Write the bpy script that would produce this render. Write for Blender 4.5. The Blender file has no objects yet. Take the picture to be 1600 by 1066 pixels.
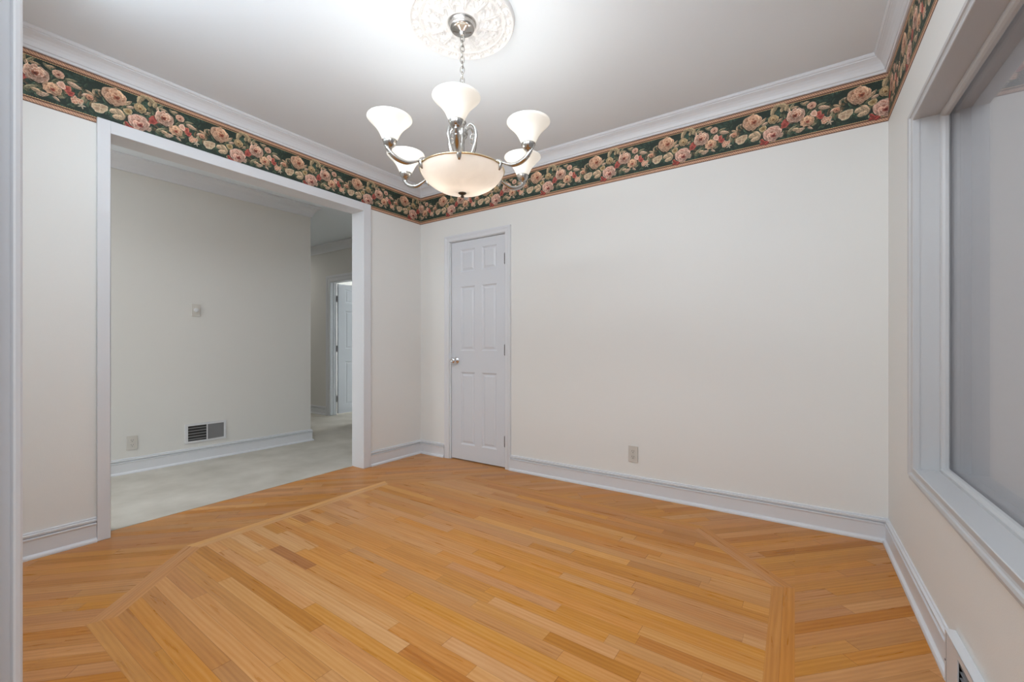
import bpy, bmesh, math, random
import numpy as np
from mathutils import Vector, Matrix
random.seed(7)
S = bpy.context.scene
COL = S.collection

# ------------------------------------------------------------------ camera, world, light, exposure
CAM_H = 1.0555
cam_d = bpy.data.cameras.new('camera'); cam_d.sensor_width = 36; cam_d.lens = 665/1600*36
cam_d.shift_y = 9.4/1600; cam_d.clip_start = 0.02
cam = bpy.data.objects.new('camera', cam_d); COL.objects.link(cam)
cam.location = (0, 0, CAM_H); cam.rotation_euler = (math.radians(90), 0, math.radians(33.6))
S.camera = cam
S.view_settings.view_transform = 'Standard'; S.view_settings.look = 'None'
S.view_settings.gamma = 1; S.view_settings.exposure = 0.0
S.cycles.use_denoising = True
S.cycles.max_bounces = 10; S.cycles.diffuse_bounces = 6
w = bpy.data.worlds.new('world'); S.world = w; w.use_nodes = True
w.node_tree.nodes['Background'].inputs[0].default_value = (.8, .9, 1, 1)
w.node_tree.nodes['Background'].inputs[1].default_value = 0.5

def area(name, loc, rot, sx, sy, power, col=(1, 1, 1)):
    d = bpy.data.lights.new(name, 'AREA'); d.shape = 'RECTANGLE'; d.size = sx; d.size_y = sy
    d.energy = power; d.color = col
    o = bpy.data.objects.new(name, d); COL.objects.link(o); o.location = loc; o.rotation_euler = rot
    return o
PI = math.pi
XC0 = .421
# added fill lamps, out of view; the shade and far-room lamps stand for daylight
area('rear_room_fill', (-.9, -2.9, 1.25), (PI/2, 0, PI), 3.6, 2.2, 20, (.86, .93, 1))  # added soft fill behind the camera, no known window there
area('hall_rear_fill', (-3.9, -2.9, 1.3), (PI/2, 0, PI), 1.1, 1.9, 36, (.95, .97, 1))  # added area lamp imitating a window at the unseen hall end
area('rear_top_fill', (-.4, -1.3, 2.6), (0, 0, 0), 1.0, 1.0, 9, (.95, .97, 1))  # invented overhead fill behind the doorway, no known fixture
area('entry_soft_fill', (.16, -.95, 1.9), (math.radians(90), 0, math.atan2(.75, -1)-PI/2), .7, .8, 8, (.80, .91, 1))  # added soft fill, like bounced flash, to lift the left wall
area('front_up_fill', (-.95, .36, 1.95), (math.radians(138), 0, 0), 2.4, .25, 14, (.84, .92, 1))  # added unseen uplight to brighten the far ceiling
area('front_top_fill', (-1.15, .42, 2.60), (math.radians(38), 0, 0), 2.8, .35, 47, (.84, .93, 1))  # off-frame fill added to even out the walls, not a real fixture
area('window_daylight_behind_shade', (XC0+.42, 1.45, 1.27), (PI/2, 0, PI/2), 2.0, 1.6, 17, (1, .985, .98))
area('hall_top_fill', (-3.95, -.6, 2.6), (0, 0, 0), .5, .9, 25, (.93, .96, 1))  # extra lamp put in out of view to brighten the hall
area('hall_end_fill', (-7.2, 3.2, 2.6), (0, 0, 0), .5, .5, 10, (1, .97, .92))  # added unseen lamp that lifts the far hall wall
area('far_room_daylight', (-6.2, 7.3, 1.3), (PI/2, 0, 0), 2.4, 1.8, 115, (1, .94, .86))
SHADE_W, BOWL_W = 2.9, 1.3

# ------------------------------------------------------------------ materials
def nt(name):
    m = bpy.data.materials.new(name); m.use_nodes = True
    return m, m.node_tree.nodes, m.node_tree.links, m.node_tree.nodes['Principled BSDF']
def plain(name, col, rough=.5, metal=0, spec=.5, bump=0, scale=60):
    m, N, L, P = nt(name)
    P.inputs['Base Color'].default_value = (*col, 1); P.inputs['Roughness'].default_value = rough
    P.inputs['Metallic'].default_value = metal; P.inputs['Specular IOR Level'].default_value = spec
    tc = N.new('ShaderNodeTexCoord'); no = N.new('ShaderNodeTexNoise'); no.inputs['Scale'].default_value = scale
    L.new(tc.outputs['Object'], no.inputs['Vector'])
    if bump:
        b = N.new('ShaderNodeBump'); b.inputs['Strength'].default_value = bump; b.inputs['Distance'].default_value = .002
        L.new(no.outputs['Fac'], b.inputs['Height']); L.new(b.outputs[0], P.inputs['Normal'])
    return m
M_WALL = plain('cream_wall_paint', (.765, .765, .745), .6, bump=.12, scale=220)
M_CEIL = plain('ceiling_paint', (.82, .88, .935), .8, bump=.1, scale=150)
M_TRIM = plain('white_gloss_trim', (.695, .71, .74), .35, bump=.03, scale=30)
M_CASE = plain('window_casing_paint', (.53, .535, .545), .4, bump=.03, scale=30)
M_DOOR = plain('door_paint', (.66, .68, .72), .4, bump=.03, scale=30)
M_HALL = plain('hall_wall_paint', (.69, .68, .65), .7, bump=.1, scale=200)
M_PLAST = plain('medallion_plaster', (.80, .80, .80), .6)
M_NICKEL = plain('polished_nickel', (.50, .49, .47), .22, 1)
M_BRASS = plain('pale_brass', (.80, .66, .42), .2, 1)
M_DARKM = plain('dark_bronze', (.10, .085, .07), .35, 1)
M_CHROME = plain('chrome', (.75, .75, .77), .08, 1)
M_HINGE = plain('dull_steel_hinge', (.17, .17, .175), .35, .8)
M_PLATE = plain('wall_plate_plastic', (.60, .575, .53), .4)
M_SLOT = plain('dark_slot', (.03, .03, .03), .6)
M_GRAYMET = plain('register_grey_metal', (.30, .30, .31), .45)
M_VENTW = plain('register_white_enamel', (.66, .67, .69), .35)
M_SHADEB = plain('pleated_shade_cloth', (.55, .555, .565), .8)
nd = M_SHADEB.node_tree.nodes; lk = M_SHADEB.node_tree.links
trn = nd.new('ShaderNodeBsdfTranslucent'); trn.inputs[0].default_value = (.6, .6, .61, 1); mxs = nd.new('ShaderNodeMixShader')
lk.new(nd['Principled BSDF'].outputs[0], mxs.inputs[1]); lk.new(trn.outputs[0], mxs.inputs[2]); lk.new(mxs.outputs[0], nd['Material Output'].inputs[0])

def carpet_mat():
    m, N, L, P = nt('cream_carpet')
    tc = N.new('ShaderNodeTexCoord'); n1 = N.new('ShaderNodeTexNoise'); n1.inputs['Scale'].default_value = 3.5
    n1.inputs['Detail'].default_value = 6; n2 = N.new('ShaderNodeTexNoise'); n2.inputs['Scale'].default_value = 400
    r = N.new('ShaderNodeValToRGB'); r.color_ramp.elements[0].position = .3; r.color_ramp.elements[1].position = .75
    r.color_ramp.elements[0].color = (.46, .43, .375, 1); r.color_ramp.elements[1].color = (.60, .57, .515, 1)
    b = N.new('ShaderNodeBump'); b.inputs['Strength'].default_value = .5; b.inputs['Distance'].default_value = .004
    L.new(tc.outputs['Object'], n1.inputs['Vector']); L.new(tc.outputs['Object'], n2.inputs['Vector'])
    L.new(n1.outputs['Fac'], r.inputs[0]); L.new(r.outputs[0], P.inputs['Base Color'])
    L.new(n2.outputs['Fac'], b.inputs['Height']); L.new(b.outputs[0], P.inputs['Normal'])
    P.inputs['Roughness'].default_value = .95; P.inputs['Specular IOR Level'].default_value = .1
    return m
M_CARPET = carpet_mat()

def wood_mat():
    m, N, L, P = nt('oak_strip_floor')
    def mth(op, a, b=None, c=None):
        n = N.new('ShaderNodeMath'); n.operation = op
        for i, v in enumerate((a, b, c)):
            if v is None: continue
            if isinstance(v, (int, float)): n.inputs[i].default_value = v
            else: L.new(v, n.inputs[i])
        return n.outputs[0]
    uv = N.new('ShaderNodeUVMap'); uv.uv_map = 'grain'
    mp = N.new('ShaderNodeMapping'); mp.inputs['Scale'].default_value = (1.6, 26, 1)
    L.new(uv.outputs[0], mp.inputs[0])
    n1 = N.new('ShaderNodeTexNoise'); n1.inputs['Scale'].default_value = 2.2; n1.inputs['Detail'].default_value = 7
    n1.inputs['Distortion'].default_value = .6; L.new(mp.outputs[0], n1.inputs['Vector'])
    mp2 = N.new('ShaderNodeMapping'); mp2.inputs['Scale'].default_value = (2.2, 20, 1); L.new(uv.outputs[0], mp2.inputs[0])
    wv = N.new('ShaderNodeTexWave'); wv.wave_type = 'RINGS'; wv.inputs['Scale'].default_value = .9
    wv.inputs['Distortion'].default_value = 5.5; wv.inputs['Detail'].default_value = 2.5; wv.inputs['Detail Scale'].default_value = .8
    L.new(mp2.outputs[0], wv.inputs['Vector'])
    mp3 = N.new('ShaderNodeMapping'); mp3.inputs['Scale'].default_value = (9, 330, 1); L.new(uv.outputs[0], mp3.inputs[0])
    n3 = N.new('ShaderNodeTexNoise'); n3.inputs['Scale'].default_value = 1.5; n3.inputs['Detail'].default_value = 3
    L.new(mp3.outputs[0], n3.inputs['Vector'])
    vc = N.new('ShaderNodeVertexColor'); vc.layer_name = 'tone'
    sp = N.new('ShaderNodeSeparateColor'); L.new(vc.outputs[0], sp.inputs[0])
    g = mth('MULTIPLY_ADD', n1.outputs['Fac'], .40, mth('MULTIPLY', wv.outputs['Fac'], .10))
    g = mth('ADD', g, mth('MULTIPLY', n3.outputs['Fac'], .11))
    f = mth('ADD', mth('MULTIPLY', sp.outputs['Red'], .62), mth('SUBTRACT', g, .125))
    r = N.new('ShaderNodeValToRGB'); e = r.color_ramp.elements
    e[0].position = .05; e[0].color = (.32, .103, .012, 1)
    e[1].position = .95; e[1].color = (.74, .42, .17, 1)
    k = e.new(.5); k.color = (.56, .243, .052, 1)
    L.new(f, r.inputs[0])
    # warm / cool variation
    hs = N.new('ShaderNodeHueSaturation'); L.new(r.outputs[0], hs.inputs['Color'])
    L.new(mth('MULTIPLY_ADD', sp.outputs['Green'], .006, .496), hs.inputs['Hue'])
    L.new(mth('MULTIPLY_ADD', sp.outputs['Blue'], .15, .90), hs.inputs['Saturation'])
    uv2 = N.new('ShaderNodeUVMap'); uv2.uv_map = 'edge'
    s2 = N.new('ShaderNodeSeparateXYZ'); L.new(uv2.outputs[0], s2.inputs[0])
    ev = mth('MINIMUM', s2.outputs[1], mth('SUBTRACT', 1, s2.outputs[1]))
    eu = mth('MINIMUM', s2.outputs[0], mth('SUBTRACT', 1, s2.outputs[0]))
    gap = mth('MAXIMUM', mth('LESS_THAN', ev, .010), mth('LESS_THAN', eu, .0010))
    mx = N.new('ShaderNodeMix'); mx.data_type = 'RGBA'; mx.blend_type = 'MULTIPLY'
    L.new(mth('MULTIPLY', gap, .55), mx.inputs[0]); L.new(hs.outputs[0], mx.inputs[6])
    mx.inputs[7].default_value = (.30, .20, .12, 1)
    L.new(mx.outputs[2], P.inputs['Base Color'])
    L.new(mth('MULTIPLY_ADD', n1.outputs['Fac'], .10, .24), P.inputs['Roughness'])
    P.inputs['Specular IOR Level'].default_value = .2
    b = N.new('ShaderNodeBump'); b.inputs['Strength'].default_value = .25; b.inputs['Distance'].default_value = .001
    L.new(mth('SUBTRACT', n3.outputs['Fac'], mth('MULTIPLY', gap, 2)), b.inputs['Height']); L.new(b.outputs[0], P.inputs['Normal'])
    return m
M_WOOD = wood_mat()

def lampglass(name, col, emit, strength, trans):
    m, N, L, P = nt(name)
    tc = N.new('ShaderNodeTexCoord'); no = N.new('ShaderNodeTexNoise'); no.inputs['Scale'].default_value = 9
    no.inputs['Detail'].default_value = 3; no.inputs['Distortion'].default_value = 1.5
    L.new(tc.outputs['Object'], no.inputs['Vector'])
    r = N.new('ShaderNodeValToRGB'); r.color_ramp.elements[0].color = (*[c*.86 for c in col], 1); r.color_ramp.elements[1].color = (*col, 1)
    L.new(no.outputs['Fac'], r.inputs[0]); L.new(r.outputs[0], P.inputs['Base Color'])
    P.inputs['Roughness'].default_value = .3
    P.inputs['Emission Color'].default_value = (*emit, 1); P.inputs['Emission Strength'].default_value = strength
    tr = N.new('ShaderNodeBsdfTranslucent'); L.new(r.outputs[0], tr.inputs[0])
    mx = N.new('ShaderNodeMixShader'); mx.inputs[0].default_value = trans
    out = N['Material Output']; L.new(P.outputs[0], mx.inputs[1]); L.new(tr.outputs[0], mx.inputs[2]); L.new(mx.outputs[0], out.inputs[0])
    return m
M_SHADE = lampglass('frosted_shade_glass', (.93, .91, .86), (1, .95, .86), .28, .13)
M_BOWL = lampglass('alabaster_bowl_glass', (.93, .88, .82), (1, .93, .86), .10, .42)
def bulb_mat():
    m, N, L, P = nt('glowing_bulb'); P.inputs['Emission Color'].default_value = (1, .93, .82, 1)
    P.inputs['Emission Strength'].default_value = 6; return m
M_BULB = bulb_mat()
def glass_mat():
    m, N, L, P = nt('window_pane_glass'); N.remove(P)
    gl = N.new('ShaderNodeBsdfGlossy'); gl.inputs['Roughness'].default_value = .015
    tr = N.new('ShaderNodeBsdfTransparent'); tr.inputs[0].default_value = (.94, .935, .94, 1)
    fr = N.new('ShaderNodeFresnel'); ge = N.new('ShaderNodeNewGeometry'); io = N.new('ShaderNodeMath'); io.operation = 'MULTIPLY_ADD'
    io.inputs[1].default_value = 1/1.52-1.52; io.inputs[2].default_value = 1.52; L.new(ge.outputs['Backfacing'], io.inputs[0]); L.new(io.outputs[0], fr.inputs['IOR'])
    mx = N.new('ShaderNodeMixShader'); L.new(fr.outputs[0], mx.inputs[0]); L.new(tr.outputs[0], mx.inputs[1]); L.new(gl.outputs[0], mx.inputs[2])
    L.new(mx.outputs[0], N['Material Output'].inputs[0]); return m
M_GLASS = glass_mat()

# ------------------------------------------------------------------ helpers
def link(name, bm, mat, parent=None, smooth=False, kind=None, label=None, cat=None, group=None, recalc=True, loc=None):
    me = bpy.data.meshes.new(name)
    if recalc: bmesh.ops.recalc_face_normals(bm, faces=bm.faces)
    bm.to_mesh(me); bm.free()
    if smooth:
        for p in me.polygons: p.use_smooth = True
    for m in (mat if isinstance(mat, (list, tuple)) else [mat]): me.materials.append(m)
    o = bpy.data.objects.new(name, me); COL.objects.link(o)
    if parent is not None: o.parent = parent
    if loc is not None: o.location = loc
    if kind: o['kind'] = kind
    if label: o['label'] = label
    if cat: o['category'] = cat
    if group: o['group'] = group
    return o
def empty(name, loc=(0, 0, 0), kind=None, label=None, cat=None, group=None):
    o = bpy.data.objects.new(name, None); COL.objects.link(o); o.location = loc; o.empty_display_size = .05
    if kind: o['kind'] = kind
    if label: o['label'] = label
    if cat: o['category'] = cat
    if group: o['group'] = group
    return o
class Fr:
    """local frame: s along the wall, d off the wall into the room, z up"""
    def __init__(s, p, u, n): s.p = Vector(p); s.u = Vector(u); s.n = Vector(n)
    def __call__(s, a, d, z):
        v = s.p+s.u*a+s.n*d; return Vector((v.x, v.y, z))
def box(bm, fr, s0, s1, d0, d1, z0, z1, bevel=0):
    vs = [bm.verts.new(fr(s, d, z)) for z in (z0, z1) for d in (d0, d1) for s in (s0, s1)]
    fs = [bm.faces.new([vs[i] for i in q]) for q in ((0, 1, 3, 2), (4, 5, 7, 6), (0, 1, 5, 4), (2, 3, 7, 6), (0, 2, 6, 4), (1, 3, 7, 5))]
    if bevel:
        es = list({e for f in fs for e in f.edges})
        bmesh.ops.bevel(bm, geom=es, offset=bevel, segments=2, affect='EDGES', profile=.5)
def sweep(bm, path, prof, closed_ends=True, miter0=None, miter1=None):
    """mitred moulding: path 2D points, room on the right of travel; prof = (d, z)"""
    P = [Vector(p) for p in path]; n = len(P); rings = []
    for i in range(n):
        def nrm(a, b):
            t = (b-a).normalized(); return Vector((t.y, -t.x))
        n1 = nrm(P[i-1], P[i]) if i > 0 else miter0
        n2 = nrm(P[i], P[i+1]) if i < n-1 else miter1
        if n1 is None: n1 = n2
        if n2 is None: n2 = n1
        m = (n1+n2)/(1+n1.dot(n2))
        rings.append([bm.verts.new((P[i].x+m.x*d, P[i].y+m.y*d, z)) for d, z in prof])
    k = len(prof)
    for i in range(n-1):
        for j in range(k-1):
            bm.faces.new((rings[i][j], rings[i+1][j], rings[i+1][j+1], rings[i][j+1]))
    if closed_ends:
        for r in (rings[0], rings[-1]):
            try: bm.faces.new(r)
            except ValueError: pass
def lathe(bm, prof, seg=48, cap=False, mat=Matrix.Identity(4), mi=0):
    rings = []
    for r, z in prof:
        if r < 1e-6: rings.append([bm.verts.new(mat@Vector((0, 0, z)))])
        else: rings.append([bm.verts.new(mat@Vector((r*math.cos(2*PI*i/seg), r*math.sin(2*PI*i/seg), z))) for i in range(seg)])
    for a, b in zip(rings, rings[1:]):
        for i in range(seg):
            j = (i+1) % seg
            if len(a) == 1 and len(b) == 1: continue
            if len(a) == 1: f = bm.faces.new((a[0], b[j], b[i]))
            elif len(b) == 1: f = bm.faces.new((a[i], a[j], b[0]))
            else: f = bm.faces.new((a[i], a[j], b[j], b[i]))
            f.material_index = mi
def tube(bm, pts, radii, seg=12, flat=1.0, closed=False):
    """tube along 3D points; radii per point; flat squashes it sideways"""
    pts = [Vector(p) for p in pts]; n = len(pts); rings = []; up = None
    for i, p in enumerate(pts):
        a = pts[(i-1) % n] if (closed or i) else p; b = pts[(i+1) % n] if (closed or i < n-1) else p
        t = (b-a).normalized()
        if up is None:
            up = Vector((0, 0, 1)) if abs(t.z) < .9 else Vector((1, 0, 0))
        x = t.cross(up)
        if x.length < 1e-5: x = t.orthogonal()
        x.normalize(); y = x.cross(t).normalized(); up = y
        r = radii[i] if isinstance(radii, (list, tuple)) else radii
        rings.append([bm.verts.new(p+x*(r*flat*math.cos(2*PI*k/seg))+y*(r*math.sin(2*PI*k/seg))) for k in range(seg)])
    m = n if closed else n-1
    for i in range(m):
        A, Bq = rings[i], rings[(i+1) % n]
        for k in range(seg): bm.faces.new((A[k], A[(k+1) % seg], Bq[(k+1) % seg], Bq[k]))
    if not closed:
        bm.faces.new(rings[0]); bm.faces.new(rings[-1])
def bez(ctrl, n=24):
    """Catmull-Rom through control points"""
    C = [Vector(c) for c in ctrl]; C = [2*C[0]-C[1]]+C+[2*C[-1]-C[-2]]; out = []
    for i in range(1, len(C)-2):
        for k in range(n):
            t = k/n; p0, p1, p2, p3 = C[i-1:i+3]
            out.append(.5*((2*p1)+(-p0+p2)*t+(2*p0-5*p1+4*p2-p3)*t*t+(-p0+3*p1-3*p2+p3)*t**3))
    out.append(C[-2]); return out

# ------------------------------------------------------------------ layout
HC = 2.635                    # ceiling height
XC, YB, YF = .421, 3.038, .12 # right wall, back wall, front wall (room faces)
AX, AY = -3.112, 3.038        # corner of left and back wall
dA = Vector((.024, .9997)).normalized(); nA = Vector((dA.y, -dA.x))
def ax(y): return AX+(y-AY)*dA.x/dA.y
FA = Fr((ax(0), 0), dA, nA)                 # s is (nearly) the world Y
FB = Fr((0, YB), (1, 0), (0, -1))           # s = X
FC = Fr((XC, 0), (0, 1), (-1, 0))           # s = Y
FF = Fr((0, YF), (1, 0), (0, 1))            # front wall, room side
TH = .135
hp = Vector((-4.632, 1.076)); hd = Vector((.05, .9987)).normalized(); hn = Vector((hd.y, -hd.x))
FH = Fr(hp, hd, hn)                         # hall wall
HEND = 1.668
YFAR = 3.9
FFAR = Fr((0, YFAR), (1, 0), (0, -1))
YBK = -3.0

# ------------------------------------------------------------------ room shell
OA0, OA1, OAZ = .733, 2.36, 2.236           # opening in the left wall
def part_box(name, mat, boxes, fr, **kw):
    bm = bmesh.new()
    for b in boxes: box(bm, fr, *b)
    return link(name, bm, mat, kind='structure', **kw)
part_box('wall_left', M_WALL, [(YBK, OA0-.012, -TH, 0, 0, HC), (OA1+.012, YFAR+.05, -TH, 0, 0, HC), (OA0-.012, OA1+.012, -TH, 0, OAZ+.012, HC)], FA)
D0, D1, DZ = -2.716, -2.084, 2.047          # closet door rough opening in the back wall
part_box('wall_back', M_WALL, [(-3.112, D0, -.12, 0, 0, HC), (D1, XC+.3, -.12, 0, 0, HC), (D0, D1, -.12, 0, DZ, HC)], FB)
W0, W1, WZ0, WZ1 = .55, 2.345, .562, 1.98    # window in the right wall
part_box('wall_right', M_WALL, [(YBK, W0-.012, -.16, 0, 0, HC), (W1+.012, YB, -.16, 0, 0, HC), (W0-.012, W1+.012, -.16, 0, 0, WZ0-.012), (W0-.012, W1+.012, -.16, 0, WZ1+.012, HC)], FC)
G0, G1, GZ = -1.07, .33, 2.4                 # doorway the camera looks through
part_box('wall_front', M_WALL, [(ax(YF), G0-.015, -.13, 0, 0, HC), (G1+.015, XC, -.13, 0, 0, HC), (G0-.015, G1+.015, -.13, 0, GZ+.015, HC)], FF)
bm = bmesh.new(); box(bm, Fr((0, 0), (1, 0), (0, 1)), -8.6, 1.2, YBK-.2, 8, HC, HC+.1); link('ceiling', bm, M_CEIL, kind='structure')
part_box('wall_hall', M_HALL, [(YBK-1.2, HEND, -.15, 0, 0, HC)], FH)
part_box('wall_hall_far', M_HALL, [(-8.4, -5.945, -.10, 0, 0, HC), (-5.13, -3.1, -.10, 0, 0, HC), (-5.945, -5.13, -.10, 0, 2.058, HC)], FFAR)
part_box('wall_hall_side', M_HALL, [(-8.55, -8.4, 1.2, 7.6, 0, HC)], Fr((0, 0), (1, 0), (0, 1)))
part_box('wall_hall_end', M_HALL, [(-8.5, -4.7, 1.1, 1.2, 0, HC)], Fr((0, 0), (1, 0), (0, 1)))
part_box('wall_far_room', M_CEIL, [(-8.5, -3.0, 7.5, 7.6, 0, HC), (-3.1, -3.0, 4.0, 7.5, 0, HC)], Fr((0, 0), (1, 0), (0, 1)))
part_box('wall_rear', M_WALL, [(-5.2, .6, YBK-.1, YBK, 0, HC)], Fr((0, 0), (1, 0), (0, 1)))

# ------------------------------------------------------------------ floor: oak strips with an octagon feature band
def clip(poly, a, b, c):
    """keep a*x+b*y<=c"""
    out = []
    for i in range(len(poly)):
        p, q = poly[i], poly[(i+1) % len(poly)]; dp = a*p[0]+b*p[1]-c; dq = a*q[0]+b*q[1]-c
        if dp <= 0: out.append(p)
        if (dp < 0 < dq) or (dq < 0 < dp):
            t = dp/(dp-dq); out.append((p[0]+(q[0]-p[0])*t, p[1]+(q[1]-p[1])*t))
    return out
def area2(p): return abs(sum(p[i][0]*p[(i+1) % len(p)][1]-p[(i+1) % len(p)][0]*p[i][1] for i in range(len(p))))/2
OCT = [(-2.69, .925), (-2.245, .45), (-.445, .45), (0, .925), (0, 2.235), (-.445, 2.71), (-2.245, 2.71), (-2.69, 2.235)]
def edges_of(poly):
    out = []
    for i in range(len(poly)):
        p, q = poly[i], poly[(i+1) % len(poly)]; a, b = q[1]-p[1], -(q[0]-p[0]); l = math.hypot(a, b); a /= l; b /= l
        out.append((a, b, a*p[0]+b*p[1]))
    return out
E8 = edges_of(OCT)
def inset(dist):
    ls = [(a, b, c-dist) for a, b, c in E8]; pts = []
    for i in range(8):
        a1, b1, c1 = ls[i-1]; a2, b2, c2 = ls[i]; dt = a1*b2-a2*b1
        pts.append(((c1*b2-c2*b1)/dt, (a1*c2-a2*c1)/dt))
    return pts
polys = []      # (polygon, origin, dir, width, length, tone)
def planks(origin, ang, wdt, region_fn, rows, span, mean, spread):
    c, s = math.cos(ang), math.sin(ang)
    for r in range(-rows, rows):
        u = -span-random.random()
        while u < span:
            ln = random.choice((.35, .55, .75, .95, 1.2, 1.5))*random.uniform(.85, 1.15)
            o = (origin[0]+c*u-s*r*wdt, origin[1]+s*u+c*r*wdt)
            quad = [o, (o[0]+c*ln, o[1]+s*ln), (o[0]+c*ln-s*wdt, o[1]+s*ln+c*wdt), (o[0]-s*wdt, o[1]+c*wdt)]
            tone = (min(1, max(0, random.gauss(mean, spread))), random.random(), random.random())
            for pg in region_fn(quad):
                if len(pg) > 2 and area2(pg) > 1e-6: polys.append((pg, o, (c, s), wdt, ln, tone))
            u += ln
IN8 = edges_of(inset(.085))
def inner(q):
    for a, b, c in IN8:
        q = clip(q, a, b, c)
        if len(q) < 3: return []
    return [q]
ROOM = [(0, -1, 2.95), (1, 0, XC+.01), (-1, dA.x/dA.y, -(AX-AY*dA.x/dA.y-TH)-.0), (0, 1, YB+.10)]
def outer(q):
    for a, b, c in ROOM:
        q = clip(q, a, b, c)
        if len(q) < 3: return []
    res = []
    for a, b, c in E8:
        o = clip(q, -a, -b, -c)
        if len(o) > 2: res.append(o)
        q = clip(q, a, b, c)
        if len(q) < 3: break
    return res
planks((-1.345, 1.58), math.radians(-1.5), .0572, inner, 26, 2.2, .50, .16)
planks((-1.345, 1.58), math.radians(45), .0572, outer, 90, 5.2, .34, .10)  # outer planks toned darker, imitating how light reflects off the turned grain
a8, b8, c8 = OCT, inset(.0425), inset(.085)
tones_o = [.40, .42, .40, .42, .36, .4, .42, 1.0]; tones_i = [.46, .40, .42, .40, .38, .40, .42, .72]
for R0, R1, tn, wid in ((a8, b8, tones_o, .0425), (b8, c8, tones_i, .0425)):
    for i in range(8):
        j = (i+1) % 8; p, q = R0[i], R0[j]; l = math.hypot(q[0]-p[0], q[1]-p[1]); d = ((q[0]-p[0])/l, (q[1]-p[1])/l)
        polys.append(([p, q, R1[j], R1[i]], p, d, wid, l, (tn[i], random.random(), random.random())))
bm = bmesh.new(); uvg = bm.loops.layers.uv.new('grain'); uve = bm.loops.layers.uv.new('edge'); cl = bm.loops.layers.float_color.new('tone')
for pg, o, (c, s), wd, ln, tone in polys:
    if sum(pg[i][0]*pg[(i+1) % len(pg)][1]-pg[(i+1) % len(pg)][0]*pg[i][1] for i in range(len(pg))) < 0: pg = pg[::-1]
    ro, rv = random.uniform(0, 60), random.uniform(0, 60)
    f = bm.faces.new([bm.verts.new((x, y, 0)) for x, y in pg])
    for lp in f.loops:
        dx, dy = lp.vert.co.x-o[0], lp.vert.co.y-o[1]; u, v = dx*c+dy*s, -dx*s+dy*c
        lp[uvg].uv = (u+ro, v+rv); lp[uve].uv = (u/ln, v/wd); lp[cl] = (*tone, 1)
link('floor', bm, M_WOOD, kind='structure', recalc=False)
bm = bmesh.new()
box(bm, Fr((0, 0), (1, 0), (0, 1)), -8.6, ax(1.5)-TH+.018, YBK-.1, 7.6, -.06, .002)
link('floor_hall', bm, M_CARPET, kind='structure', label='cream carpeted hall floor beyond the wide opening')
bm = bmesh.new(); box(bm, Fr((0, 0), (1, 0), (0, 1)), -3.5, .8, YBK-.1, 3.4, -.12, -.003); link('floor_base', bm, M_SLOT, kind='structure')

# ------------------------------------------------------------------ mouldings
BB = [(0, 0), (.027, 0), (.027, .008), (.024, .015), (.016, .020), (.014, .022), (.014, .090), (.018, .096), (.018, .101), (.004, .104), (.004, .108),
      (.015, .111), (.015, .120), (.006, .122), (.008, .127), (.006, .131), (0, .131)]
c_AB, c_BC = (AX, AY), (XC, YB); c_F = (ax(YF), YF); c_FC = (XC, YF)
def N2(a, b):
    t = (Vector(b)-Vector(a)).normalized(); return Vector((t.y, -t.x))
nn = {'A': N2(c_F, c_AB), 'B': N2(c_AB, c_BC), 'C': N2(c_BC, c_FC), 'F': N2(c_FC, c_F)}
def bb(name, p, q, m0=None, m1=None, prof=BB, mat=M_TRIM):
    bm = bmesh.new(); sweep(bm, [p, q], prof, True, m0, m1); return link(name, bm, mat, kind='structure')
bb('baseboard_left', c_F, (ax(.677), .677), nn['F'])
bb('baseboard_left', (ax(2.437), 2.437), c_AB, None, nn['B'])
bb('baseboard_back', c_AB, (-2.79, YB), nn['A'])
bb('baseboard_back', (-2.033, YB), c_BC, None, nn['C'])
VY0, VY1 = 1.42, 1.879
bb('baseboard_right', c_BC, (XC, VY1), nn['B'])
bb('baseboard_right', (XC, VY0), c_FC, None, nn['F'])
bb('baseboard_front', (-1.15, YF), c_F, None, nn['A'])
CRP = [(0, 2.538), (.010, 2.538), (.012, 2.541), (.012, 2.551), (.017, 2.554), (.019, 2.560), (.023, 2.572), (.030, 2.586), (.040, 2.599), (.052, 2.609),
       (.056, 2.611), (.056, 2.617), (.062, 2.620), (.066, 2.628), (.066, HC), (0, HC)]
for nm, p, q, m0, m1 in (('trim_crown_left', c_F, c_AB, nn['F'], nn['B']), ('trim_crown_back', c_AB, c_BC, nn['A'], nn['C']),
                         ('trim_crown_right', c_BC, c_FC, nn['B'], nn['F']), ('trim_crown_front', c_FC, c_F, nn['C'], nn['A'])):
    bb(nm, p, q, m0, m1, CRP)
# hall baseboard and crown wrap the end of the hall wall
hend = hp+hd*HEND; hst = hp+hd*(-3.6); hback = hend-hn*.15
bm = bmesh.new(); sweep(bm, [tuple(hst), tuple(hend), tuple(hback)][::1], BB, True); 
link('baseboard_hall', bm, M_TRIM, kind='structure')
HCR = [(0, 2.515), (.010, 2.515), (.013, 2.53), (.02, 2.545), (.03, 2.57), (.05, 2.595), (.07, 2.61), (.08, 2.62), (.08, HC), (0, HC)]
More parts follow.
